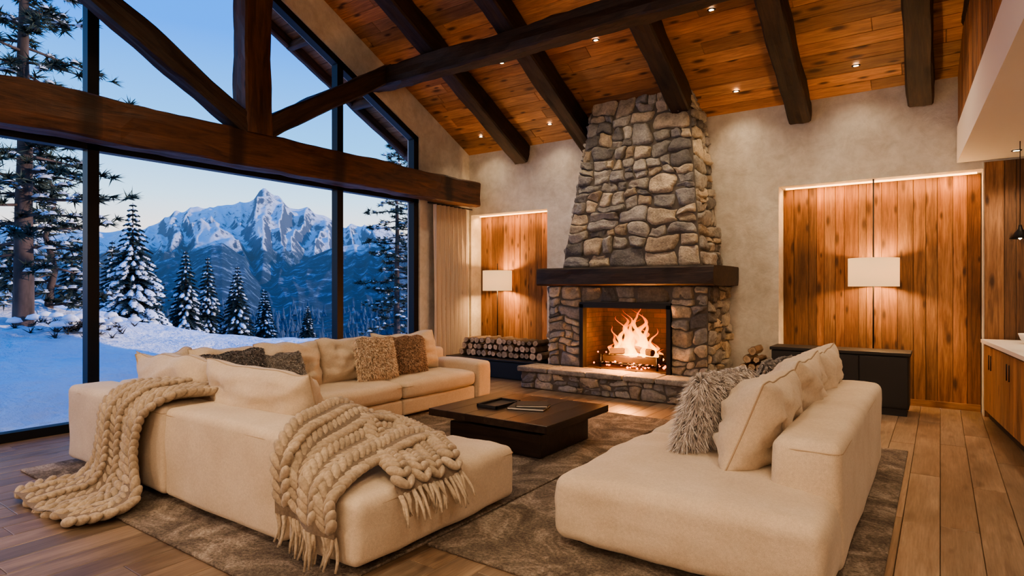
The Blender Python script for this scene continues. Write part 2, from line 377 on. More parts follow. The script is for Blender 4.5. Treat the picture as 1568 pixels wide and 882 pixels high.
# ------------------------------------------------------------------ stone fireplace
PAL=[(.33,.315,.295),(.40,.375,.335),(.49,.42,.33),(.24,.235,.23),(.38,.315,.24),(.43,.41,.375),(.53,.46,.365),(.29,.285,.29),(.37,.36,.35),(.18,.175,.175)]
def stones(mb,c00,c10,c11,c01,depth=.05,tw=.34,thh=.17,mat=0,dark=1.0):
    c00,c10,c11,c01=map(Vector,(c00,c10,c11,c01))
    W=((c10-c00).length+(c11-c01).length)/2; H=((c01-c00).length+(c11-c10).length)/2
    Nn=(c10-c00).cross(c01-c00).normalized()
    cells=[]
    def split(x0,x1,y0,y1,d):
        w,h=x1-x0,y1-y0
        sw,sh=w/tw,h/thh
        lim=U(.8,2.0)
        if d>12 or (sw<lim and sh<lim): cells.append((x0,x1,y0,y1)); return
        k=U(.3,.7)
        if sw>sh*U(.7,1.3): m=x0+w*k; split(x0,m,y0,y1,d+1); split(m,x1,y0,y1,d+1)
        else: m=y0+h*k; split(x0,x1,y0,m,d+1); split(x0,x1,m,y1,d+1)
    split(0,W,0,H,0)
    sd=U(0,100)
    def P(x,y):
        e=min(1,min(x,W-x)/.10); e2=min(1,min(y,H-y)/.10)
        e=max(0,e); e2=max(0,e2)
        x2=x+e*(.09*noise.noise(Vector((x*2.6,y*3.6,sd)))+.03*noise.noise(Vector((x*9,y*9,sd+5))))
        y2=y+e2*(.085*noise.noise(Vector((x*2.6,y*3.0,sd+20)))+.03*noise.noise(Vector((x*9,y*9,sd+25))))
        u,v=x2/W,y2/H
        return (c00*(1-u)+c10*u)*(1-v)+(c01*(1-u)+c11*u)*v
    n=10
    for (x0,x1,y0,y1) in cells:
        g=.004; cx,cy=(x0+x1)/2,(y0+y1)/2; hw,hh=(x1-x0)/2-g,(y1-y0)/2-g; D=depth*U(.55,1.25); o=U(0,99)
        tx,ty=U(-.3,.3),U(-.3,.3); kk=U(.08,.38); sk=U(-.12,.12); sk2=U(-.12,.12)
        vs=[];fs=[]
        for j in range(n+1):
            for i in range(n+1):
                s_=math.sin((i/n-.5)*math.pi); t_=math.sin((j/n-.5)*math.pi)
                a=s_*math.sqrt(1-kk*t_*t_/2); b=t_*math.sqrt(1-kk*s_*s_/2)
                a*=1-abs(sk)*.7+sk*t_; b*=1-abs(sk2)*.7+sk2*s_
                e=max(0,(1-abs(s_)**10)*(1-abs(t_)**10))**.36
                p=P(cx+a*hw,cy+b*hh)
                hgt=e*D*(1+tx*s_+ty*t_)+e*.034*noise.fractal(Vector((a*hw*8+o,b*hh*8,o)),.8,2,4)-.012
                vs.append(p+Nn*hgt)
        for j in range(n):
            for i in range(n): q=j*(n+1)+i; fs.append((q,q+1,q+n+2,q+n+1))
        c=random.choice(PAL); k=U(.82,1.18)*dark
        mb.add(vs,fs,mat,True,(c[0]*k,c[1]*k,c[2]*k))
mb=MB('stone_fireplace',['stone','mortar','brick','black','table'])
bx0,bx1,by=-4.95,-2.5,8.02
ox0,ox1,oz=-4.38,-3.0,1.26; hz0=.32
mb.box(bx0,ox0,by,8.99,0,1.53,1); mb.box(ox1,bx1,by,8.99,0,1.53,1); mb.box(ox0,ox1,by,8.99,oz,1.53,1)
mb.box(ox0-.02,ox1+.02,8.7,8.99,0,1.3,2); mb.box(ox0-.02,ox0+.012,by+.03,8.72,.3,1.28,2); mb.box(ox1-.012,ox1+.02,by+.03,8.72,.3,1.28,2); mb.box(ox0,ox1,by,8.72,.2,hz0+.01,2); mb.box(ox0,ox1,by+.03,8.72,1.25,1.3,2)
stones(mb,(bx0,by,hz0),(ox0,by,hz0),(ox0,by,1.53),(bx0,by,1.53),.055,.27,.15)
stones(mb,(ox1,by,hz0),(bx1,by,hz0),(bx1,by,1.53),(ox1,by,1.53),.055,.25,.15)
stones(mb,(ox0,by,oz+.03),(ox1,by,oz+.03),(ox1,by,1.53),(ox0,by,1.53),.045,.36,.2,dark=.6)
stones(mb,(bx1,by,0),(bx1,8.99,0),(bx1,8.99,1.53),(bx1,by,1.53),.05,.3,.16)
stones(mb,(bx0,8.99,0),(bx0,by,0),(bx0,by,1.53),(bx0,8.99,1.53),.05,.3,.16)
for (a,b,c,d) in ((ox0-.01,ox0+.05,hz0,oz),(ox1-.05,ox1+.01,hz0,oz),(ox0-.01,ox1+.01,oz-.05,oz+.03)): mb.box(a,b,by-.06,by+.06,c,d,3)
hx0,hx1,hy=-5.18,-2.3,7.6
mb.box(hx0,hx1,hy,8.99,0,.24,1)
stones(mb,(hx0,hy,0),(hx1,hy,0),(hx1,hy,.245),(hx0,hy,.245),.035,.30,.12)
stones(mb,(hx1,hy,0),(hx1,8.99,0),(hx1,8.99,.245),(hx1,hy,.245),.035,.30,.12)
stones(mb,(hx0,8.99,0),(hx0,hy,0),(hx0,hy,.245),(hx0,8.99,.245),.035,.30,.12)
x=hx0-.05
while x<hx1+.02:
    w=min(U(.4,.65),hx1+.05-x); k=U(.85,1.15)
    mb.rbox(x+.004,x+w-.004,hy-.06,by+.05,.245,hz0,.02,0,0,3,.014,(.32*k,.30*k,.27*k)); x+=w
z0,z1=1.8,4.42
def cx(z,a,b): return a+(b-a)*(z-z0)/(4.3-z0)
L0,L1=-4.74,-4.42; R0,R1=-2.62,-2.9; F0,F1=8.08,8.44
A=[(L0,F0,z0),(R0,F0,z0),(cx(z1,R0,R1),cx(z1,F0,F1),z1),(cx(z1,L0,L1),cx(z1,F0,F1),z1)]
B=[(R0,F0,z0),(R0,9,z0),(cx(z1,R0,R1),9,z1),(cx(z1,R0,R1),cx(z1,F0,F1),z1)]
C=[(L0,9,z0),(L0,F0,z0),(cx(z1,L0,L1),cx(z1,F0,F1),z1),(cx(z1,L0,L1),9,z1)]
mb.add(A+[B[1],B[2]]+[C[0],C[3]],[(0,1,2,3),(1,4,5,2),(6,0,3,7)],1)
stones(mb,*A,.06,.33,.19); stones(mb,*B,.055,.32,.18); stones(mb,*C,.055,.32,.18)
mb.obj()
mb=MB('mantel_beam',['beam']); mb.beam((-5.04,8.38,1.665),(-2.36,8.38,1.665),1.18,.26,jit=.015); mb.obj()
# fire
def log(mb,p0,p1,r,mb_bark=0,mb_end=1,cb=(.1,.06,.04),ce=(.45,.28,.15),n=12):
    p0=Vector(p0);p1=Vector(p1);t=(p1-p0).normalized();a=t.cross(Vector((0,0,1)));a=a.normalized() if a.length>.1 else Vector((1,0,0)); b=t.cross(a)
    rr=[r*U(.82,1.1) for _ in range(n)]
    if R()<.45:
        k0=random.randrange(n)
        for k in range(n//3+1): rr[(k0+k)%n]*=.72
    vs=[];m=4
    for i in range(m+1):
        for k in range(n):
            th=2*math.pi*k/n; vs.append(p0+(p1-p0)*i/m+(a*math.cos(th)+b*math.sin(th))*rr[k]*(1+.05*noise.noise(Vector((i*2.0,k,r*99)))))
    fs=[(i*n+k,i*n+(k+1)%n,(i+1)*n+(k+1)%n,(i+1)*n+k) for i in range(m) for k in range(n)]
    mb.add(vs,fs,mb_bark,False,cb)
    for q,rv in ((0,True),(m,False)):
        ring=vs[q*n:q*n+n]; ctr=sum(ring,Vector())/n; mid=[ctr+(v-ctr)*.86 for v in ring]
        ff=[(k,(k+1)%n,n+(k+1)%n,n+k) for k in range(n)]
        mb.add(ring+mid,ff,mb_end,False,cb); mb.add(mid+[ctr],[(k,(k+1)%n,n) for k in range(n)],mb_end,False,[ce]*n+[tuple(x*.6 for x in ce)])
mb=MB('log_fire',['bark','ember','flame','black'])
fy=8.32; fxc=-3.69
for k in range(9): mb.tube([(fxc-.42+k*.105,8.12,.40),(fxc-.42+k*.105,8.55,.40)],.012,3,6)
for y in (8.14,8.5): mb.tube([(fxc-.46,y,.39),(fxc+.46,y,.39)],.014,3,6)
for x in (-.44,.44):
    mb.tube([(fxc+x,8.14,.33),(fxc+x,8.14,.52)],.016,3,6)
for (a,b,r) in (((-.42,8.2,.47),(.4,8.22,.46),.06),((-.38,8.42,.47),(.42,8.4,.48),.065),((-.3,8.15,.57),(.28,8.45,.6),.055),((.35,8.2,.57),(-.25,8.42,.64),.05)):
    log(mb,(fxc+a[0],a[1],a[2]),(fxc+b[0],b[1],b[2]),r,0,0,(.035,.022,.018),(.16,.06,.03))
for k in range(90):
    x,y=fxc+random.gauss(0,.25),U(8.12,8.5); r=U(.010,.025); z=U(.34,.42) if R()<.75 else .54
    mb.lathe([(0,-r),(r,-r*.3),(r*.8,r*.5),(0,r)],(x,y,z),1,6,False)
def tongue(x,y,z,r,h,o):
    n=14;m=24;vs=[];tc=[]
    for i in range(m+1):
        f=i/m; rad=r*(math.sin(math.pi*min(1,(f*.88+.12))**.75))**.9*(1-.35*f)+.001
        if i==m: rad=.001
        rad*=1+.4*noise.noise(Vector((f*6,o,3)))
        cx_=x+.16*f*noise.noise(Vector((f*3.4+o,o,0)))*h*3; cy=y+.06*f*noise.noise(Vector((f*2.4,o+7,0)))*h*2
        for k in range(n):
            th=2*math.pi*k/n; q=1+.55*noise.noise(Vector((math.cos(th)*1.6+o,math.sin(th)*1.6,f*5)))
            vs.append((cx_+rad*math.cos(th)*q,cy+rad*.6*math.sin(th)*q,z+h*f)); tc.append((0,0,f))
    fs=[(i*n+k,i*n+(k+1)%n,(i+1)*n+(k+1)%n,(i+1)*n+k) for i in range(m) for k in range(n)]
    mb.add(vs,fs,2,True,(1,1,1),tc)
for (dx,h,r) in ((-.3,.26,.055),(-.22,.38,.06),(-.13,.52,.07),(-.05,.68,.08),(.02,.62,.08),(.09,.74,.075),(.16,.52,.07),(.24,.38,.06),(.32,.28,.055),(-.36,.18,.05),(.38,.18,.05),(0,.44,.11),(-.1,.34,.10),(.12,.36,.10),(.05,.80,.05),(-.17,.64,.045),(.2,.62,.045),(-.26,.50,.035),(.29,.48,.035),(-.02,.74,.04),(.13,.68,.04)):
    tongue(fxc+dx,U(8.2,8.44),.44,r,h*1.0,U(0,50))
mb.obj()
# bench + logs
mb=MB('log_bench',['mblack']); mb.rbox(-7.12,-5.24,8.12,8.97,.0,.28,.012); mb.rbox(-7.13,-5.24,8.08,8.975,.285,.315,.008); mb.obj()
def pile(name,x0,x1,z0,rows,y0,y1):
    mb=MB(name,['bark','bark'])
    z=z0
    for r_ in range(rows):
        x=x0+.05*r_+U(0,.03); 
        while x<x1-.05*r_-.06:
            r=U(.045,.068); k=U(.6,1.3)
            log(mb,(x+r,y0+U(0,.06),z+.066),(x+r+U(-.01,.01),y1-U(0,.05),z+.066),r,0,1,(.22*k,.15*k,.10*k),(.72*k,.53*k,.34*k)); x+=2*r+.004
        z+=.108
    mb.obj()
pile('firewood_stack',-7.0,-5.28,.315,3,8.25,8.7)
mb=MB('log_bench',['mblack']); mb.rbox(-2.22,-1.86,8.3,8.95,.0,.38,.012); mb.obj()
pile('firewood_stack',-2.22,-1.86,.385,3,8.32,8.8)
# ------------------------------------------------------------------ console
mb=MB('media_console',['mblack'])
mb.box(-1.78,-.32,8.42,8.84,.0,.08); 
mb.rbox(-1.82,-.28,8.4,8.87,.7,.74,.006); mb.rbox(-1.8,-.3,8.42,8.86,.08,.695,.006)
for i in range(3): mb.rbox(-1.79+i*.497,-1.79+i*.497+.485,8.402,8.425,.095,.685,.004)
mb.obj()
# ------------------------------------------------------------------ lamps
def lamp(x,y,zb,zs0,zs1,r,top):
    mb=MB('floor_lamp',['black','shade','bulb'])
    mb.lathe([(0,0),(.12,0),(.12,.012),(.02,.022),(.009,.03)],(x,y,zb),0)
    mb.tube([(x,y,zb+.02),(x,y,top)],.009,0)
    mb.lathe([(r,zs0),(r,zs1),(r-.004,zs1),(r-.004,zs0),(r,zs0)],(x,y,0),1,48)
    for k in range(3):
        th=k*2.094; mb.tube([(x,y,zs1-.05),(x+math.cos(th)*r,y+math.sin(th)*r,zs1-.01)],.003,0,5)
    mb.lathe([(0,-.045),(.03,-.03),(.04,0),(.03,.03),(0,.045)],(x,y,(zs0+zs1)/2),2,12)
    mb.obj()
    for dz,e in (((zs0+zs1)/2+.07,34),((zs0+zs1)/2-.07,34)):
        l=bpy.data.lights.new('lamp_light','POINT'); l.energy=e; l.color=(1,.58,.25); l.shadow_soft_size=.05
        o=bpy.data.objects.new('lamp_light',l); o.location=(x+.07,y-.07,dz); scene.collection.objects.link(o)
lamp(-.70,9.0,0,1.52,1.88,.285,2.89)
lamp(-6.68,9.0,.315,1.45,1.82,.27,1.95)
mb=MB('led_strip',['led']); mb.box(-7.25,-5.65,9.2,9.23,2.86,2.875); mb.box(-1.78,.36,9.2,9.23,2.88,2.895); mb.obj()
def area(loc,sx,sy,e,c,rot=(0,0,0)):
    l=bpy.data.lights.new('led_light','AREA'); l.shape='RECTANGLE'; l.size=sx;l.size_y=sy;l.energy=e;l.color=c
    o=bpy.data.objects.new('led_light',l); o.location=loc;o.rotation_euler=rot; scene.collection.objects.link(o)
area((-6.45,9.14,2.84),1.6,.04,9,(1,.50,.19),(math.radians(20),0,0))
area((-.71,9.14,2.86),2.1,.04,15,(1,.50,.19),(math.radians(20),0,0))
# downlights
mb=MB('recessed_ceiling_lights',['black','bulb'])
def spot(x,y,z,e,ang=95,slope=True,c=(1,.76,.50),rad=.06):
    mb.lathe([(.028,-.004),(.045,-.006),(.05,.004)],(x,y,z),0,16); mb.lathe([(0,-.003),(.028,-.003)],(x,y,z),1,16)
    l=bpy.data.lights.new('downlight','SPOT'); l.energy=e; l.spot_size=math.radians(ang); l.spot_blend=.9; l.color=c; l.shadow_soft_size=rad
    o=bpy.data.objects.new('downlight',l); o.location=(x,y,z-.04); scene.collection.objects.link(o)
for (x,y) in ((-5.35,7.32),(-5.3,8.6),(-6.75,8.6),(-2.25,7.35),(-.85,8.56),(-2.3,8.62),(-3.8,7.35),(-.85,7.35)): spot(x,y,roof(y)-.01,16 if y>8 else 90,120)
for x in (-5.4,-2.3,.5):  # ceiling spots added out of view as soft interior fill
    for y in (2.6,.4): spot(x,y,roof(y)-.01,190,130,rad=.25)
for (x,y) in ((.67,8.5),(.8,7.2),(.9,5.6),(2.2,7.5)): spot(x,y,2.985,50,120)
mb.obj()
for x in (-5.6,-2.8,0.2,2.6):  # unseen fixtures and point lights added behind the camera for warm frontal fill
    mb=MB('added_fill_sconce',['black','shade']); mb.box(x-.06,x+.06,YS+.002,YS+.03,2.2,2.5,0); mb.lathe([(.07,-.12),(.10,.14),(.095,.14),(.065,-.12)],(x,YS+.14,2.38),1,20); mb.tube([(x,YS+.02,2.3),(x,YS+.14,2.3)],.01,0); mb.obj()
    l=bpy.data.lights.new('added_fill_light','POINT'); l.energy=95; l.color=(1,.76,.54); l.shadow_soft_size=.25
    o=bpy.data.objects.new('added_fill_light',l); o.location=(x,YS+.6,2.6); scene.collection.objects.link(o)
# ------------------------------------------------------------------ loft
mb=MB('loft',['smooth'])
mb.prism([(.16,8.97,2.99),(.44,3,2.99),(XE-.01,3,2.99),(XE-.01,8.97,2.99)],(0,0,.43),0)
mb.obj()
mb=MB('loft_railing',['ceil','beam'])
Ld=Vector((.28,-6,0)).normalized(); Nn=Vector((-1,-.0467,0)).normalized()
mb.planks(Vector((.20,8.98,3.43)),(0,0,1),Ld,Nn,.95,5.9,.15,9,.03,.02,gcol(.5,1.0,.06))
mb.beam(Vector((.2,8.98,4.42)),Vector((.48,3.05,4.42)),.1,.08,mat=1)
mb.obj()
# ------------------------------------------------------------------ kitchen counter
mb=MB('kitchen_counter',['cab','counter','mblack'])
O=Vector((.41,8.88,0)); Ld=Vector((.1,-1,0)).normalized(); Wd=Vector((1,.1,0)).normalized()
L=3.6
mb.prism([O+Ld*0+Wd*.05,O+Ld*L+Wd*.05,O+Ld*L+Wd*.62,O+Wd*.62],(0,0,.09),2)
mb.prism([O+Wd*.022+Vector((0,0,.09)),O+Ld*L+Wd*.022+Vector((0,0,.09)),O+Ld*L+Wd*.62+Vector((0,0,.09)),O+Wd*.62+Vector((0,0,.09))],(0,0,.77),2)
nd=8
for i in range(nd):
    a=O+Ld*(i*L/nd+.004)+Wd*.02+Vector((0,0,.1))
    for q in range(3): mb.board(a+Ld*(q*(L/nd-.008)/3),(0,0,1),Ld,-Wd,.745,(L/nd-.008)/3-.001,.02,0,gcol(.75,1.15,.05)())
    h=a+Ld*(.05 if i%2 else L/nd-.06)-Wd*.035+Vector((0,0,.5)); mb.tube([h,h+Vector((0,0,.16))],.006,2,6)
mb.prism([O-Wd*.03+Vector((0,0,.87)),O+Ld*(L+.03)-Wd*.03+Vector((0,0,.87)),O+Ld*(L+.03)+Wd*.65+Vector((0,0,.87)),O+Wd*.65+Vector((0,0,.87))],(0,0,.04),1)
mb.obj()
mb=MB('ceramic_bowl',['ceramic']); mb.lathe([(0,0),(.05,0),(.09,.05),(.11,.11),(.103,.11),(.08,.05),(0,.02)],(.78,8.35,.91),0); mb.obj()
mb=MB('pendant_lamp',['black','bulb']); mb.tube([(.66,8.0,2.99),(.66,8.0,2.1)],.004,0,6); mb.lathe([(.012,.14),(.02,.1),(.09,.0),(.085,0),(.015,.09)],(.66,8,2.0),0); mb.lathe([(0,-.03),(.03,0),(0,.05)],(.66,8,2.02),1,12); mb.obj()
# ------------------------------------------------------------------ rugs
def rug(x0,x1,y0,y1):
    mb=MB('area_rug',['rug']); mb.rbox(x0,x1,y0,y1,.0,.018,.008,0,0,10); mb.obj()
rug(-6.15,-2.46,1.74,6.6); rug(-2.44,-.24,2.6,6.6)
# ------------------------------------------------------------------ sofas
def seamloop(mb,x0,x1,y0,y1,z,r=.05,ins=.006):
    pts=[]; 
    for (cx_,cy,a0) in ((x1-r,y1-r,0),(x0+r,y1-r,90),(x0+r,y0+r,180),(x1-r,y0+r,270)):
        for k in range(5):
            th=math.radians(a0+k*22.5); pts.append((cx_+(r-ins)*math.cos(th),cy+(r-ins)*math.sin(th),z))
    mb.tube(pts,.0045,1,6,closed=True)
def pillow(mb,c,wd,ud,w,h,t,mat=0,p=4,n=26,wr=.012,col=(1,1,1),pinch=.05,piping=None):
    wd=Vector(wd).normalized(); ud=Vector(ud); ud=(ud-wd*ud.dot(wd)).normalized(); nd=wd.cross(ud); c=Vector(c); o=U(0,50)
    def P(s,q,sg):
        x=s*w/2*(1-pinch*(1-q*q)*s*s); y=q*h/2*(1-pinch*(1-s*s)*q*q)
        e=max(0,(1-abs(s)**p)*(1-abs(q)**p))**.5
        z=sg*t/2*e*(1+.25*noise.noise(Vector((s*1.5+o,q*1.5,sg))))+e*wr*noise.fractal(Vector((s*3+o,q*3,sg*3)),.9,2,4)
        z*=1-.15*q
        y+=h*.045*noise.noise(Vector((s*1.8+o,3,q)))*(q+1)
        return c+wd*x+ud*y+nd*z
    def k(i): return math.sin((i/n-.5)*math.pi)
    vs=[];fs=[]
    for sg in (1,-1):
        b=len(vs)
        for j in range(n+1):
            for i in range(n+1): vs.append(P(k(i),k(j),sg))
        for j in range(n):
            for i in range(n):
                q=b+j*(n+1)+i; f=(q,q+1,q+n+2,q+n+1); fs.append(f if sg>0 else f[::-1])
    mb.add(vs,fs,mat,True,col)
    if piping is not None:
        ring=[P(k(i),-1,1) for i in range(n)]+[P(1,k(i),1) for i in range(n)]+[P(k(n-i),1,1) for i in range(n)]+[P(-1,k(n-i),1) for i in range(n)]
        mb.tube(ring,.005,piping,6,closed=True)
    return P,nd
mb=MB('sectional_sofa',['linen','seam','mblack'])
S=lambda *a,**k: mb.rbox(*a,**k)
S(-6.1,-4.42,2.05,2.42,.05,.665,r=.05,puff=.018,wr=.010); S(-4.415,-3.02,2.05,2.42,.05,.665,r=.05,puff=.018,wr=.010)
S(-3.015,-2.42,2.06,3.48,.05,.40,r=.055,puff=.035,wr=.012,nseg=10); seamloop(mb,-3.015,-2.42,2.06,3.48,.355)
S(-4.0,-3.02,2.42,3.48,.05,.40,r=.055,puff=.03,wr=.008); S(-4.96,-4.005,2.42,3.48,.05,.40,r=.055,puff=.03,wr=.008)
S(-6.1,-5.76,2.43,6.5,.05,.665,r=.05,puff=.012,wr=.006)
for (a,b) in ((2.43,3.5),(3.505,4.9),(4.905,6.2)):
    S(-5.77,-4.96,a,b,.05,.23,r=.03); S(-5.77,-4.94,a,b,.235,.42,r=.055,puff=.035,wr=.014); seamloop(mb,-5.77,-4.94,a,b,.375)
S(-5.76,-4.92,6.2,6.5,.05,.53,r=.05,puff=.018,wr=.010)
seamloop(mb,-6.1,-4.42,2.05,2.42,.62); seamloop(mb,-4.415,-3.02,2.05,2.42,.62)
mb.box(-6.0,-2.52,2.15,3.3,.018,.06,2); mb.box(-6.0,-5.1,3.3,6.4,.018,.06,2)
pillow(mb,(-3.96,2.54,.69),(1,0,.0),(0,-.34,1),1.24,.54,.38,p=2.6,wr=.06,piping=1)
pillow(mb,(-5.24,2.56,.68),(1,0,.02),(0,-.26,1),1.2,.54,.34,p=2.6,wr=.05,piping=1)
pillow(mb,(-5.78,2.75,.68),(0.3,-1,0),(-.3,0,1),.6,.48,.26,p=2.6,wr=.04,piping=1)
for (a,b) in ((2.85,3.52),(3.5,4.27),(4.25,5.08),(5.06,6.15)):
    pillow(mb,(-5.62,(a+b)/2,.67),(0,1,U(-.03,.03)),(-.22,0,1),b-a,.52,.33,p=2.8,wr=.06,piping=1)
mb.obj()
mb=MB('lounge_sofa',['linen','seam','mblack'])
S(-1.83,-.42,3.0,4.42,.05,.42,r=.07,puff=.045,wr=.016,nseg=14); S(-1.83,-.42,4.425,5.9,.05,.42,r=.06,puff=.035,wr=.012)
S(-.74,-.40,3.44,5.92,.052,.71,r=.06,puff=.018,wr=.012)
seamloop(mb,-1.83,-.42,3.0,4.42,.355,.07); seamloop(mb,-.74,-.40,3.44,5.92,.655,.06)
mb.box(-1.73,-.5,3.12,5.8,.018,.06,2)
for (a,b,z,ll) in ((3.5,4.42,.70,-.9),(4.36,5.14,.73,-.88),(5.08,5.86,.74,-.86)):
    pillow(mb,(ll,(a+b)/2,z),(0,1,0),(.40,0,1),b-a,.58,.37,p=2.6,wr=.06,piping=1)
mb.obj()
def furry(name,c,wd,ud,w,h,t,count,length,cols,width=.005,basecol=(.3,.25,.22)):
    mb=MB(name,['fur','fur']); P,nd=pillow(mb,c,wd,ud,w,h,t,0,2.6,14,.01,basecol)
    vs=[];fs=[];cl=[]
    for _ in range(count):
        s_,q=U(-.97,.97),U(-.97,.97); sg=random.choice((1,-1))
        if R()<.2: s_=random.choice((-1,1))*.985
        elif R()<.2: q=random.choice((-1,1))*.985
        p=P(s_,q,sg); a=P(min(1,s_+.02),q,sg)-P(max(-1,s_-.02),q,sg); b=P(s_,min(1,q+.02),sg)-P(s_,max(-1,q-.02),sg)
        nn=a.cross(b); nn=nn.normalized()*sg if nn.length>1e-9 else nd*sg
        nn=(nn+Vector((U(-.55,.55),U(-.55,.55),U(-.55,.45)))).normalized(); L=length*U(.6,1.15)
        sd=nn.cross(Vector((U(-1,1),U(-1,1),U(-1,1)))).normalized()*width
        m=p+nn*L*.55; e=p+nn*L+Vector((U(-.3,.3)*L,U(-.3,.3)*L,-.4*L))
        k=len(vs); vs+=[p-sd,p+sd,m+sd*.7,m-sd*.7,e]; fs+=[(k,k+1,k+2,k+3),(k+3,k+2,k+4)]
        cA=random.choice(cols); kk=U(.8,1.2); d=tuple(x*.6*kk for x in cA); f=tuple(x*kk for x in cA); cl+=[d,d,f,f,tuple(min(1,x*1.25) for x in f)]
    mb.add(vs,fs,1,False,cl); mb.obj()
furry('fur_pillow',(-1.22,4.02,.70),(.25,1,0),(.35,0,1),.56,.50,.2,18000,.07,[(.58,.53,.50),(.36,.325,.31),(.76,.70,.66)],.0045,(.30,.27,.25))
furry('boucle_pillow',(-5.36,4.86,.68),(.1,1,0),(-.25,0,1),.5,.48,.22,11000,.035,[(.78,.62,.47),(.60,.45,.33),(.88,.74,.58)],.006,(.55,.42,.31))
furry('boucle_pillow',(-5.40,5.42,.67),(.2,1,0),(-.25,0,1),.48,.46,.2,10000,.03,[(.50,.34,.24),(.36,.24,.16),(.6,.43,.31)],.006,(.32,.21,.145))
furry('knit_pillow',(-5.36,3.12,.70),(.25,1,.05),(-.3,0,1),.58,.42,.2,9000,.025,[(.19,.185,.195),(.29,.28,.285),(.12,.115,.12)],.006,(.15,.14,.145))
furry('knit_pillow',(-5.30,3.62,.66),(-.1,1,.0),(-.4,0,1),.46,.40,.18,7000,.022,[(.34,.325,.32),(.26,.245,.24),(.42,.40,.39)],.006,(.24,.23,.22))
furry('knit_pillow',(-1.08,5.05,.72),(.2,1,.0),(.3,0,1),.5,.46,.2,7000,.03,[(.28,.26,.25),(.18,.17,.17),(.42,.38,.35)],.006,(.17,.155,.155))
# ------------------------------------------------------------------ knitted throws
def cat(P,u):
    n=len(P)-1; x=min(max(u,0),1)*n; i=min(int(x),n-1); t=x-i
    g=lambda k: Vector(P[max(0,min(n,k))])
    p0,p1,p2,p3=g(i-1),g(i),g(i+1),g(i+2)
    return .5*((2*p1)+(p2-p0)*t+(2*p0-5*p1+4*p2-p3)*t*t+(3*p1-p0-3*p2+p3)*t**3)
SPH=[];SF=[]
for j in range(1,7):
    for i in range(10): a=math.pi*j/7;b=2*math.pi*i/10; SPH.append(Vector((math.cos(a),math.sin(a)*math.cos(b),math.sin(a)*math.sin(b))))
SPH.append(Vector((1,0,0)));SPH.append(Vector((-1,0,0)))
for j in range(5):
    for i in range(10): SF.append((j*10+i,j*10+(i+1)%10,(j+1)*10+(i+1)%10,(j+1)*10+i))
for i in range(10): SF.append((60,(i+1)%10,i)); SF.append((61,50+i,50+(i+1)%10))
WC=[(.43,.34,.25),(.47,.38,.285),(.38,.30,.22)]
def knit(mb,Lp,Rp,ncol,spacing,fringe=None,fold=.02,seed=0):
    def S(a,b): return cat(Lp,a)*(1-b)+cat(Rp,a)*b
    def fr(a,b):
        e=.01; da=(S(min(1,a+e),b)-S(max(0,a-e),b)); db=(S(a,min(1,b+e))-S(a,max(0,b-e)))
        da.normalize(); db.normalize(); n=db.cross(da)
        if n.length<1e-4: n=Vector((0,0,1))
        n.normalize(); p=S(a,b)
        w=fold*math.sin(b*9+a*3+seed)+fold*.6*noise.noise(Vector((a*4,b*3,seed)))
        return p+n*w,da,n.cross(da).normalized(),n
    K=200; acc=[0]
    for i in range(K): acc.append(acc[-1]+(S((i+1)/K,.5)-S(i/K,.5)).length)
    tot=acc[-1]; m=int(tot/spacing)
    def inv(l):
        for i in range(K):
            if acc[i+1]>=l: return (i+(l-acc[i])/max(1e-6,acc[i+1]-acc[i]))/K
        return 1
    nb=24; vs=[];fs=[]
    for i in range(nb*2+1):
        for j in range(nb+1):
            p,t,s_,n=fr(i/(nb*2),.02+.96*j/nb); vs.append(p+n*.004)
    for i in range(nb*2):
        for j in range(nb): q=i*(nb+1)+j; fs.append((q,q+1,q+nb+2,q+nb+1))
    mb.add(vs,fs,0,True,(.2,.15,.11))
    for c in range(ncol):
        b=(c+.5)/ncol
        for i in range(m):
            a=inv((i+.5)*spacing); p,t,s_,n=fr(a,b); wcol=(S(a,1)-S(a,0)).length/ncol
            for sg in (-1,1):
                d=(t*.80+s_*sg*(-.60)).normalized(); q=n.cross(d).normalized()
                la=min(spacing*1.15,wcol*.62); lb=min(wcol*.24,spacing*.48); lc=lb*1.2
                ctr=p+s_*sg*wcol*.245+n*.018+t*U(-.003,.003)
                vs=[ctr+d*(v.x*la)+q*(v.y*lb*(1-.2*v.x))+n*(v.z*lc+.5*lc*v.x) for v in SPH]
                mb.add(vs,SF,0,True,random.choice(WC))
    if fringe:
        for end in fringe:
            nf=int(ncol*3.4)
            for k in range(nf):
                b=(k+.5)/nf; p,t,s_,n=fr(end,b); d=t if end>.5 else -t
                L=U(.12,.18); 
                for q in range(2):
                    o=Vector((U(-.012,.012),U(-.012,.012),0)); j=Vector((U(-.03,.03),U(-.03,.03),U(-.01,.01)))
                    pts=[p+o+n*.012,p+o+d*L*.4+n*.02+j*.4,p+o+d*L*.75+n*.012+j,p+d*L+n*.0+j*1.3+Vector((0,0,-.01))]
                    for r_ in pts:
                        if r_.z<.035: r_.z=.035
                    mb.tube(pts,[.011,.010,.009,.006],0,6,WC[k%3])
mb=MB('chunky_knit_throw',['wool'])
Lp=[(-5.2,2.62,.76),(-5.22,2.35,.76),(-5.22,2.12,.745),(-5.24,1.985,.62),(-5.22,1.95,.4),(-5.24,1.93,.2),(-5.34,1.84,.075),(-5.44,1.70,.06),(-5.34,1.46,.05)]
Rp=[(-4.3,2.45,.76),(-4.34,2.3,.76),(-4.38,2.12,.745),(-4.50,1.985,.62),(-4.56,1.95,.4),(-4.52,1.93,.2),(-4.38,1.86,.075),(-4.28,1.68,.06),(-4.42,1.48,.05)]
knit(mb,Lp,Rp,6,.058,None,.026,1)
mb.obj()
mb=MB('chunky_knit_throw',['wool'])
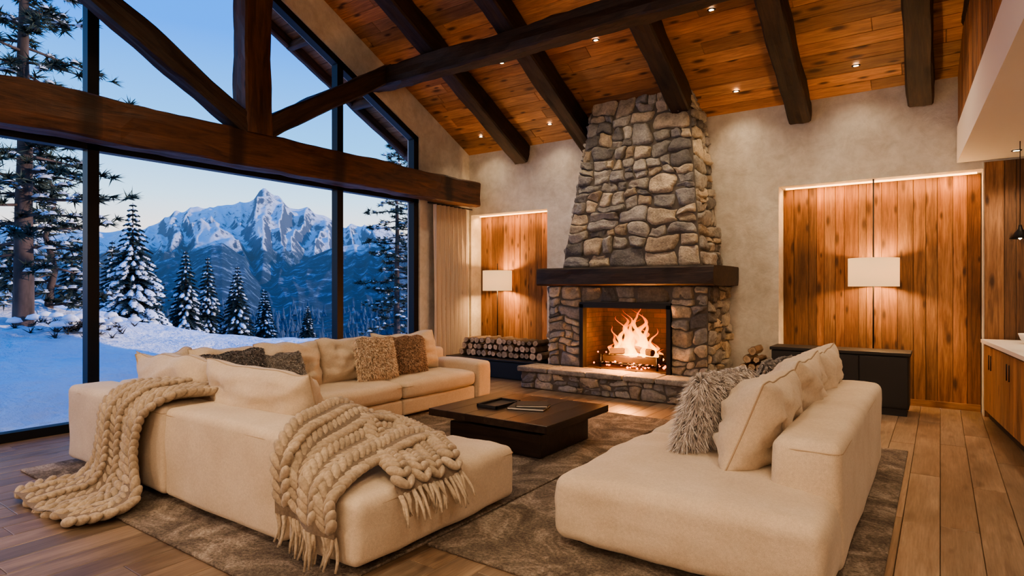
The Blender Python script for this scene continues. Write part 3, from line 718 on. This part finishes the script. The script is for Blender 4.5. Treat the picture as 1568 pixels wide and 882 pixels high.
Lp=[(-3.4,2.95,.60),(-3.36,2.7,.745),(-3.2,2.4,.75),(-3.06,2.14,.73),(-2.99,1.985,.60),(-2.97,1.965,.42),(-2.96,1.965,.28)]
Rp=[(-2.75,3.1,.50),(-2.70,2.8,.52),(-2.64,2.5,.50),(-2.58,2.2,.47),(-2.52,2.0,.40),(-2.50,1.97,.3),(-2.50,1.97,.22)]
knit(mb,Lp,Rp,4,.056,(1,),.020,2)
Lp=[(-3.3,3.25,.50),(-3.05,3.2,.48),(-2.8,3.1,.47),(-2.60,2.97,.47),(-2.45,2.87,.46),(-2.37,2.83,.38)]
Rp=[(-3.3,2.7,.66),(-3.0,2.6,.60),(-2.78,2.46,.50),(-2.58,2.38,.48),(-2.45,2.33,.46),(-2.37,2.31,.38)]
knit(mb,Lp,Rp,4,.054,(1,),.018,5)
mb.obj()
# ------------------------------------------------------------------ coffee table
mb=MB('coffee_table',['table'])
for i in range(6): mb.board((-4.0+i*1.33/6,4.29,.285),(0,1,0),(1,0,0),(0,0,1),1.14,1.33/6-.0008,.065,0,gcol(.8,1.2)())
mb.rbox(-3.85,-2.82,4.42,5.3,.02,.23,.015); mb.rbox(-3.72,-2.95,4.55,5.17,.22,.287,.01)
mb.obj()
mb=MB('book_stack',['mblack','ceramic','cab'])
def book(c,w,d,h,ang,z):
    ca,sa=math.cos(ang),math.sin(ang)
    def q(x,y,zz): return (c[0]+x*ca-y*sa,c[1]+x*sa+y*ca,zz)
    for (x0,x1,y0,y1,z0,z1,m) in ((-w/2,w/2,-d/2,d/2,z,z+.004,0),(-w/2,w/2,-d/2,d/2,z+h-.004,z+h,0),(-w/2,-w/2+.004,-d/2,d/2,z,z+h,0),(-w/2+.004,w/2-.006,-d/2+.006,d/2-.006,z+.004,z+h-.004,1)):
        vs=[q(x,y,zz) for zz in (z0,z1) for y in (y0,y1) for x in (x0,x1)]
        mb.add(vs,[(0,2,3,1),(4,5,7,6),(0,1,5,4),(2,6,7,3),(0,4,6,2),(1,3,7,5)],m)
book((-3.22,4.85),.36,.27,.022,.3,.352); book((-3.20,4.87),.30,.22,.02,.55,.374)
mb.obj()
mb=MB('serving_tray',['mblack']); mb.rbox(-3.66,-3.44,4.62,5.0,.352,.36,.003)
for (a,b,c,d) in ((-3.67,-3.655,4.61,5.01),(-3.445,-3.43,4.61,5.01),(-3.67,-3.43,4.61,4.625),(-3.67,-3.43,4.995,5.01)): mb.box(a,b,c,d,.352,.38)
mb.obj()
# ------------------------------------------------------------------ fire light
def pt(loc,e,c,r):
    l=bpy.data.lights.new('fire_light','POINT'); l.energy=e;l.color=c;l.shadow_soft_size=r
    o=bpy.data.objects.new('fire_light',l);o.location=loc;scene.collection.objects.link(o)
pt((fxc,8.25,.75),75,(1,.34,.08),.15); pt((fxc,7.95,.65),80,(1,.38,.11),.15)
# ------------------------------------------------------------------ outside
def lerp_tab(T,x):
    if x<=T[0][0]: return T[0][1]
    for (a,b),(c,d) in zip(T,T[1:]):
        if x<=c: return b+(d-b)*(x-a)/(c-a)
    return T[-1][1]
CR=[(-30,2.0),(2,1.55),(5.2,1.3),(8.9,.3),(13.2,-.44),(22,-1.2),(30,-2.2),(80,-7)]
def ground(x,y):
    s_=min(1,max(0,(-8.2-x)/11.8)); s_=s_*s_*(3-2*s_)
    c=lerp_tab(CR,y); z=-.22+(c+.22)*s_
    d=-20-x
    if d>0: z-=.04*d+.010*d*d
    z+=.26*s_*noise.fractal(Vector((x*.16,y*.16,3)),1,2,4)
    return z
mb=MB('snow_ground',['snow'])
xs=[-7.66-.2*i for i in range(84)]+[-24.5-1.2*i for i in range(42)]; ys=[-10+.22*j for j in range(165)]+[26.5+1.4*j for j in range(40)]
def prints(x,y):
    z=0
    for (px,py) in PR:
        d2=(x-px)**2+(y-py)**2
        if d2<.25: z-=.12*math.exp(-d2/.04)
    return z
PR=[(-9.0-.35*k,2.2+.42*k+.12*(k%2)) for k in range(14)]+[(-9.6-.5*k,1.2+.3*k+.14*(k%2)) for k in range(12)]+[(-8.3-.12*k,1.6+.5*k+.14*(k%2)) for k in range(9)]
vs=[(x,y,ground(x,y)+.13*noise.fractal(Vector((x*.7,y*.7,0)),1,2,4)+(prints(x,y) if x>-16 else 0)) for x in xs for y in ys]; ny=len(ys)
mb.add(vs,[(i*ny+j,i*ny+j+1,(i+1)*ny+j+1,(i+1)*ny+j) for i in range(len(xs)-1) for j in range(ny-1)],0,True)
mb.obj()
# mountains
C1=[(-12,.06),(8,.07),(14.7,.075),(21,.081),(23.6,.090),(25.4,.104),(27.3,.118),(28.6,.121),(29.8,.1326),(31,.1395),(31.8,.146),(32.5,.160),(32.75,.160),(33.4,.146),(34.5,.132),(36.2,.124),(38.7,.106),(40.3,.10),(41.9,.106),(43.5,.0965),(46,.08),(60,.06),(75,.07)]
C2=[(-12,.03),(14,.03),(21,.03),(24.6,.038),(27.3,.056),(29.3,.068),(31,.048),(32.4,.018),(34.5,.032),(36.7,.054),(38.7,.070),(42,.080),(46,.076),(75,.06)]
def rn(v): return 1-abs(noise.noise(v))*2.2
def mz(ph,r,x,y,full=True):
    base=-25-20*min(1,r/500)
    wx=x+80*noise.noise(Vector((x/300,y/300,8))); wy=y+80*noise.noise(Vector((x/300,y/300,18)))
    if full:
        s1=rn(Vector((wx/480,wy/480,1.7))); s2=rn(Vector((wx/220,wy/220,4.7))); s3=rn(Vector((wx/100,wy/100,7.7))); s4=rn(Vector((wx/45,wy/45,9.7)))
        pw_=ph+2.2*noise.noise(Vector((r/420,ph*.12,3)))
        sp1=rn(Vector((pw_*.26,r/1500,4.2))); sp2=rn(Vector((pw_*.7,r/700,6.2)))
        rid=.34*sp1+.18*sp2+.19*s1+.15*s2*max(.3,s1)+.10*s3+.06*s4
    else: rid=.5
    def lay(T,foot,crest,k,amp):
        h=lerp_tab(T,ph)*crest-base
        if r<foot: return 0
        if r<=crest:
            f0=(r-foot)/(crest-foot); f=f0**k; g_=amp*(min(1,f0*4))*(1 if f0<.7 else 1-.80*(f0-.7)/.3)
        else: f=max(0,1-(r-crest)/(crest*.30)); g_=amp*.20
        return h*f*(1-g_*(.60-rid))
    return base+max(lay(C1,750,2000,1.15,.92),lay(C2,430,1150,1.2,.5))+3*noise.noise(Vector((x/40,y/40,0)))
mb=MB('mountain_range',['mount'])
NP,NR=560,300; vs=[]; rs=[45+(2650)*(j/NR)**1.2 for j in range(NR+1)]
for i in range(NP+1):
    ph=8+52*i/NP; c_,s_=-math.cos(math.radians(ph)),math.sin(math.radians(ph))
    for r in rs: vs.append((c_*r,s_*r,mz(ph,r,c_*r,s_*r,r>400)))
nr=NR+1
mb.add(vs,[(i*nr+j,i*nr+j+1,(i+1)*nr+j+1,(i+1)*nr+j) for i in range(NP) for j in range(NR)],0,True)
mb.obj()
# distant forest
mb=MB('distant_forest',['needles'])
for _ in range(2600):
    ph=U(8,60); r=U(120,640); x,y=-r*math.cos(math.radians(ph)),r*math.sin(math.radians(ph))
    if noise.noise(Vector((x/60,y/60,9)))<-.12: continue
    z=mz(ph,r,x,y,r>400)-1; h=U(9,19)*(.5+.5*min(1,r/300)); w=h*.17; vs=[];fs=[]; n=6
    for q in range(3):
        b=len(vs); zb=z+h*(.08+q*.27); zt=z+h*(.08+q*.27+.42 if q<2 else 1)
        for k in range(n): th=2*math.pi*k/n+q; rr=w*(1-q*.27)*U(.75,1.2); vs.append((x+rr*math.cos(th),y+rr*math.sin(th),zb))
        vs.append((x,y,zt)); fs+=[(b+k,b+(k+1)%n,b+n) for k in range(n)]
    k=U(.7,1.3); hz_=min(1,r/640)*.45; cc=tuple((a*k)*(1-hz_)+b_*hz_ for a,b_ in zip((.025,.045,.055),(.10,.18,.30)))  # tree colour blended towards haze blue with distance
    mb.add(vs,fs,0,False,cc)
mb.obj()
def spruce(loc,H,W,snow=.6,seed=0):
    mb=MB('spruce_tree',['needles','tsnow','trunk']); random.seed(seed)
    mb.tube([(0,0,-1),(0,0,H*.5),(0,0,H*.97)],[H*.02,H*.012,.01],2,7)
    nw=int(18+H*2)
    for i in range(nw):
        f=(i+.3)/nw; z=H*(.06+.92*f); rad=W/2*(1-f)**.85*U(.8,1.12)+.04
        nb=max(5,int(12*(1-f)+5))
        for b in range(nb):
            th=2*math.pi*b/nb+i*.7+U(-.2,.2); L=rad*U(.7,1.15); d=Vector((math.cos(th),math.sin(th),0)); sd=Vector((-d.y,d.x,0))
            def P(t): return Vector((0,0,z))+d*L*t+Vector((0,0,-L*.45*t*t+L*.08*t))
            vs=[];fs=[];m=8
            for k in range(m):
                t=(k+.6)/m; p=P(t); ln=L*.34*(1.1-t)+.05
                for sg in (-1,1):
                    e=p+(sd*sg*.9+d*.75)*ln+Vector((0,0,-ln*.35)); w=.10*ln+.012
                    q=len(vs); vs+=[p-d*w*1.6,p+d*w*1.6,e,p+Vector((0,0,-w*2.8))]; fs+=[(q,q+1,q+2),(q,q+3,q+2),(q+1,q+3,q+2)]
            q=len(vs); vs+=[P(.05)+sd*.03,P(.05)-sd*.03,P(1.08)]; fs.append((q,q+1,q+2))
            k=U(.6,1.4); mb.add(vs,fs,0,False,(.018*k,.038*k,.034*k))
            if R()<snow:
                vs=[];fs=[]; t0=U(.35,.6); t1=U(.8,1.0); wd=L*U(.08,.17)+.015; hh=.025+L*.035
                ts=[t0+(t1-t0)*k/4 for k in range(5)]
                for k,t in enumerate(ts):
                    w=wd*math.sin(math.pi*(k+.35)/4.8)*U(.7,1.3)+.005; p=P(t)
                    vs+=[p+sd*w+Vector((0,0,-w*.3)),p+sd*w*.5+Vector((0,0,hh)),p-sd*w*.5+Vector((0,0,hh*.9)),p-sd*w+Vector((0,0,-w*.3))]
                for k in range(4):
                    for j in range(3): a=k*4+j; fs.append((a,a+1,a+5,a+4))
                fs+=[(0,3,2,1),(16,17,18,19)]
                mb.add(vs,fs,1,True)
    o=mb.obj(); o.location=loc; return o
def gz(x,y): return ground(x,y)-.1
TR=[(-24,10.1,4.75,2.4,.85,1),(-26,13.0,3.2,1.7,.4,2),(-26.5,14.2,3.0,1.5,.45,3),(-26,15.3,2.6,1.6,.4,4),(-27,17.3,1.5,1.2,.6,5),(-27,11.9,2.6,1.6,.4,6),(-31,10.6,4.0,1.9,.2,7),(-29,18.8,.9,1.0,.5,8),(-28,11.0,3.6,1.8,.3,9),(-30,8.2,3.8,2.2,.4,10),(-30,17.4,2.0,1.3,.4,14),(-32,20.4,1.6,1.3,.3,15),(-27.5,13.6,2.4,1.3,.3,16),(-28,20.5,.6,1.1,.4,17),(-33,6.5,3.6,2.2,.3,18)]
for (x,y,top,w,sn,sd) in TR:
    g0=gz(x,y); spruce((x,y,g0),top-g0,w*1.15,sn,sd)
def pine(loc,H,r0,lo,spread,seed,snow=.3,dens=1.0):
    mb=MB('pine_tree',['needles','tsnow','trunk']); random.seed(seed)
    sp=[Vector((.25*noise.noise(Vector((k*.5,seed,0)))*(k/10),.25*noise.noise(Vector((k*.5,seed,5)))*(k/10),-1+(H+1)*k/12)) for k in range(13)]
    mb.tube(sp,[r0*(1-.9*k/12)+.01 for k in range(13)],2,9)
    nb=int(H*7.5*dens)
    for i in range(nb):
        f=lo+(1-lo)*(i/nb)**.9; z=H*f; L=spread*(1-.62*((f-lo)/(1-lo)))*U(.45,1.1); th=i*2.4+U(-.4,.4)
        d=Vector((math.cos(th),math.sin(th),0))
        c=cat([tuple(p) for p in sp],(z+1)/(H+1))
        up=U(-.35,.12)
        pts=[c,c+d*L*.35+Vector((0,0,up*L*.2)),c+d*L*.7+Vector((0,0,up*L*.5)),c+d*L+Vector((0,0,up*L*.8))]
        mb.tube(pts,[.035,.025,.015,.006],2,5,caps=False)
        nc=max(4,int(L*8))
        for k in range(nc):
            t=.25+.75*(k+1)/nc; p=c+d*L*t+Vector((U(-.25,.25),U(-.25,.25),up*L*t*.8+U(-.06,.12)))
            vs=[];fs=[]; kk=U(.6,1.5)
            for q in range(26):
                dd=Vector((U(-1,1)+d.x*.5,U(-1,1)+d.y*.5,U(-.45,.6))).normalized(); ln=U(.14,.30); s_=dd.cross(Vector((U(-1,1),U(-1,1),U(-1,1)))).normalized()*.02
                a=len(vs); vs+=[p-s_,p+s_,p+dd*ln]; fs.append((a,a+1,a+2))
            mb.add(vs,fs,0,False,(.034*kk,.05*kk,.032*kk))
            if R()<snow:
                w=U(.08,.17); rr=[U(.6,1.3) for _ in range(6)]
                mb.add([(p+Vector((w*rr[a_]*math.cos(a_*1.047)*(1 if l_ else .5),w*rr[a_]*math.sin(a_*1.047)*(1 if l_ else .5),-.01 if l_ else .06))) for l_ in (1,0) for a_ in range(6)],[(a_,(a_+1)%6,6+(a_+1)%6,6+a_) for a_ in range(6)]+[tuple(range(6,12))],1,True)
    o=mb.obj(); o.location=loc
pine((-15.5,4.45,gz(-15.5,4.45)),10.2,.20,.12,2.2,21,.22,1.1)
pine((-19,3.2,gz(-19,3.2)),6.5,.14,.1,1.8,23,.6)
pine((-17.5,5.55,gz(-17.5,5.55)),3.9,.10,.05,1.6,27,.7)
pine((-24,4.9,gz(-24,4.9)),6.5,.14,.05,1.8,26,.6)
pine((-22,21.3,gz(-22,21.3)),8.8-gz(-22,21.3),.18,.08,2.2,22,.3,1.2)
pine((-26,27.5,gz(-26,27.5)),6.5-gz(-26,27.5),.16,.1,2.0,24,.35)
random.seed(3)
mb=MB('snowy_shrub',['needles','tsnow'])
for _ in range(70):
    x,y=-14.2+random.gauss(0,.35),4.9+random.gauss(0,.45); z=ground(x,y)+U(.02,.3); vs=[];fs=[]
    for q in range(14):
        dd=Vector((U(-1,1),U(-1,1),U(-.1,1))).normalized(); s_=dd.cross(Vector((U(-1,1),U(-1,1),1))).normalized()*.012; a=len(vs); p=Vector((x,y,z)); vs+=[p-s_,p+s_,p+dd*U(.1,.22)]; fs.append((a,a+1,a+2))
    mb.add(vs,fs,0,False,(.05,.045,.03))
    if R()<.35: mb.lathe([(0,.12),(.1,.09),(.14,.02),(.06,0)],(x,y,z+.1),1,7)
mb.obj()
# ------------------------------------------------------------------ world + sun
w=bpy.data.worlds.new('World'); scene.world=w; w.use_nodes=True; nt=w.node_tree; bg=nt.nodes['Background']
tcn=nt.nodes.new('ShaderNodeTexCoord'); sp=nt.nodes.new('ShaderNodeSeparateXYZ'); rp=nt.nodes.new('ShaderNodeValToRGB')
nt.links.new(tcn.outputs['Generated'],sp.inputs[0]); nt.links.new(sp.outputs[2],rp.inputs[0]); nt.links.new(rp.outputs[0],bg.inputs[0])
st=[(0,(.50,.50,.56)),(.04,(.92,.72,.62)),(.09,(.84,.80,.80)),(.135,(.52,.76,.97)),(.21,(.17,.52,1.0)),(.36,(.03,.27,.98)),(1,(.02,.15,.62))]
e=rp.color_ramp.elements
while len(e)<len(st): e.new(.5)
for i,(p,c) in enumerate(st): e[i].position=p; e[i].color=(*c,1)
bg.inputs[1].default_value=1.4
l=bpy.data.lights.new('sun','SUN'); l.energy=3.0; l.color=(1,.74,.62); l.angle=.02
o=bpy.data.objects.new('sun',l); scene.collection.objects.link(o)
d=Vector((-.74,-.56,-.20)); o.rotation_euler=d.to_track_quat('-Z','Y').to_euler()
# ------------------------------------------------------------------ camera
cam=bpy.data.cameras.new('camera'); cam.sensor_width=36; cam.lens=930/1568*36; cam.clip_end=6000; cam.clip_start=.05
co=bpy.data.objects.new('camera',cam); co.location=(0,0,1.5); co.rotation_euler=(math.radians(90),0,math.radians(35.2)); scene.collection.objects.link(co); scene.camera=co
scene.view_settings.view_transform='AgX'; scene.view_settings.look='AgX - Medium High Contrast'; scene.view_settings.exposure=.38
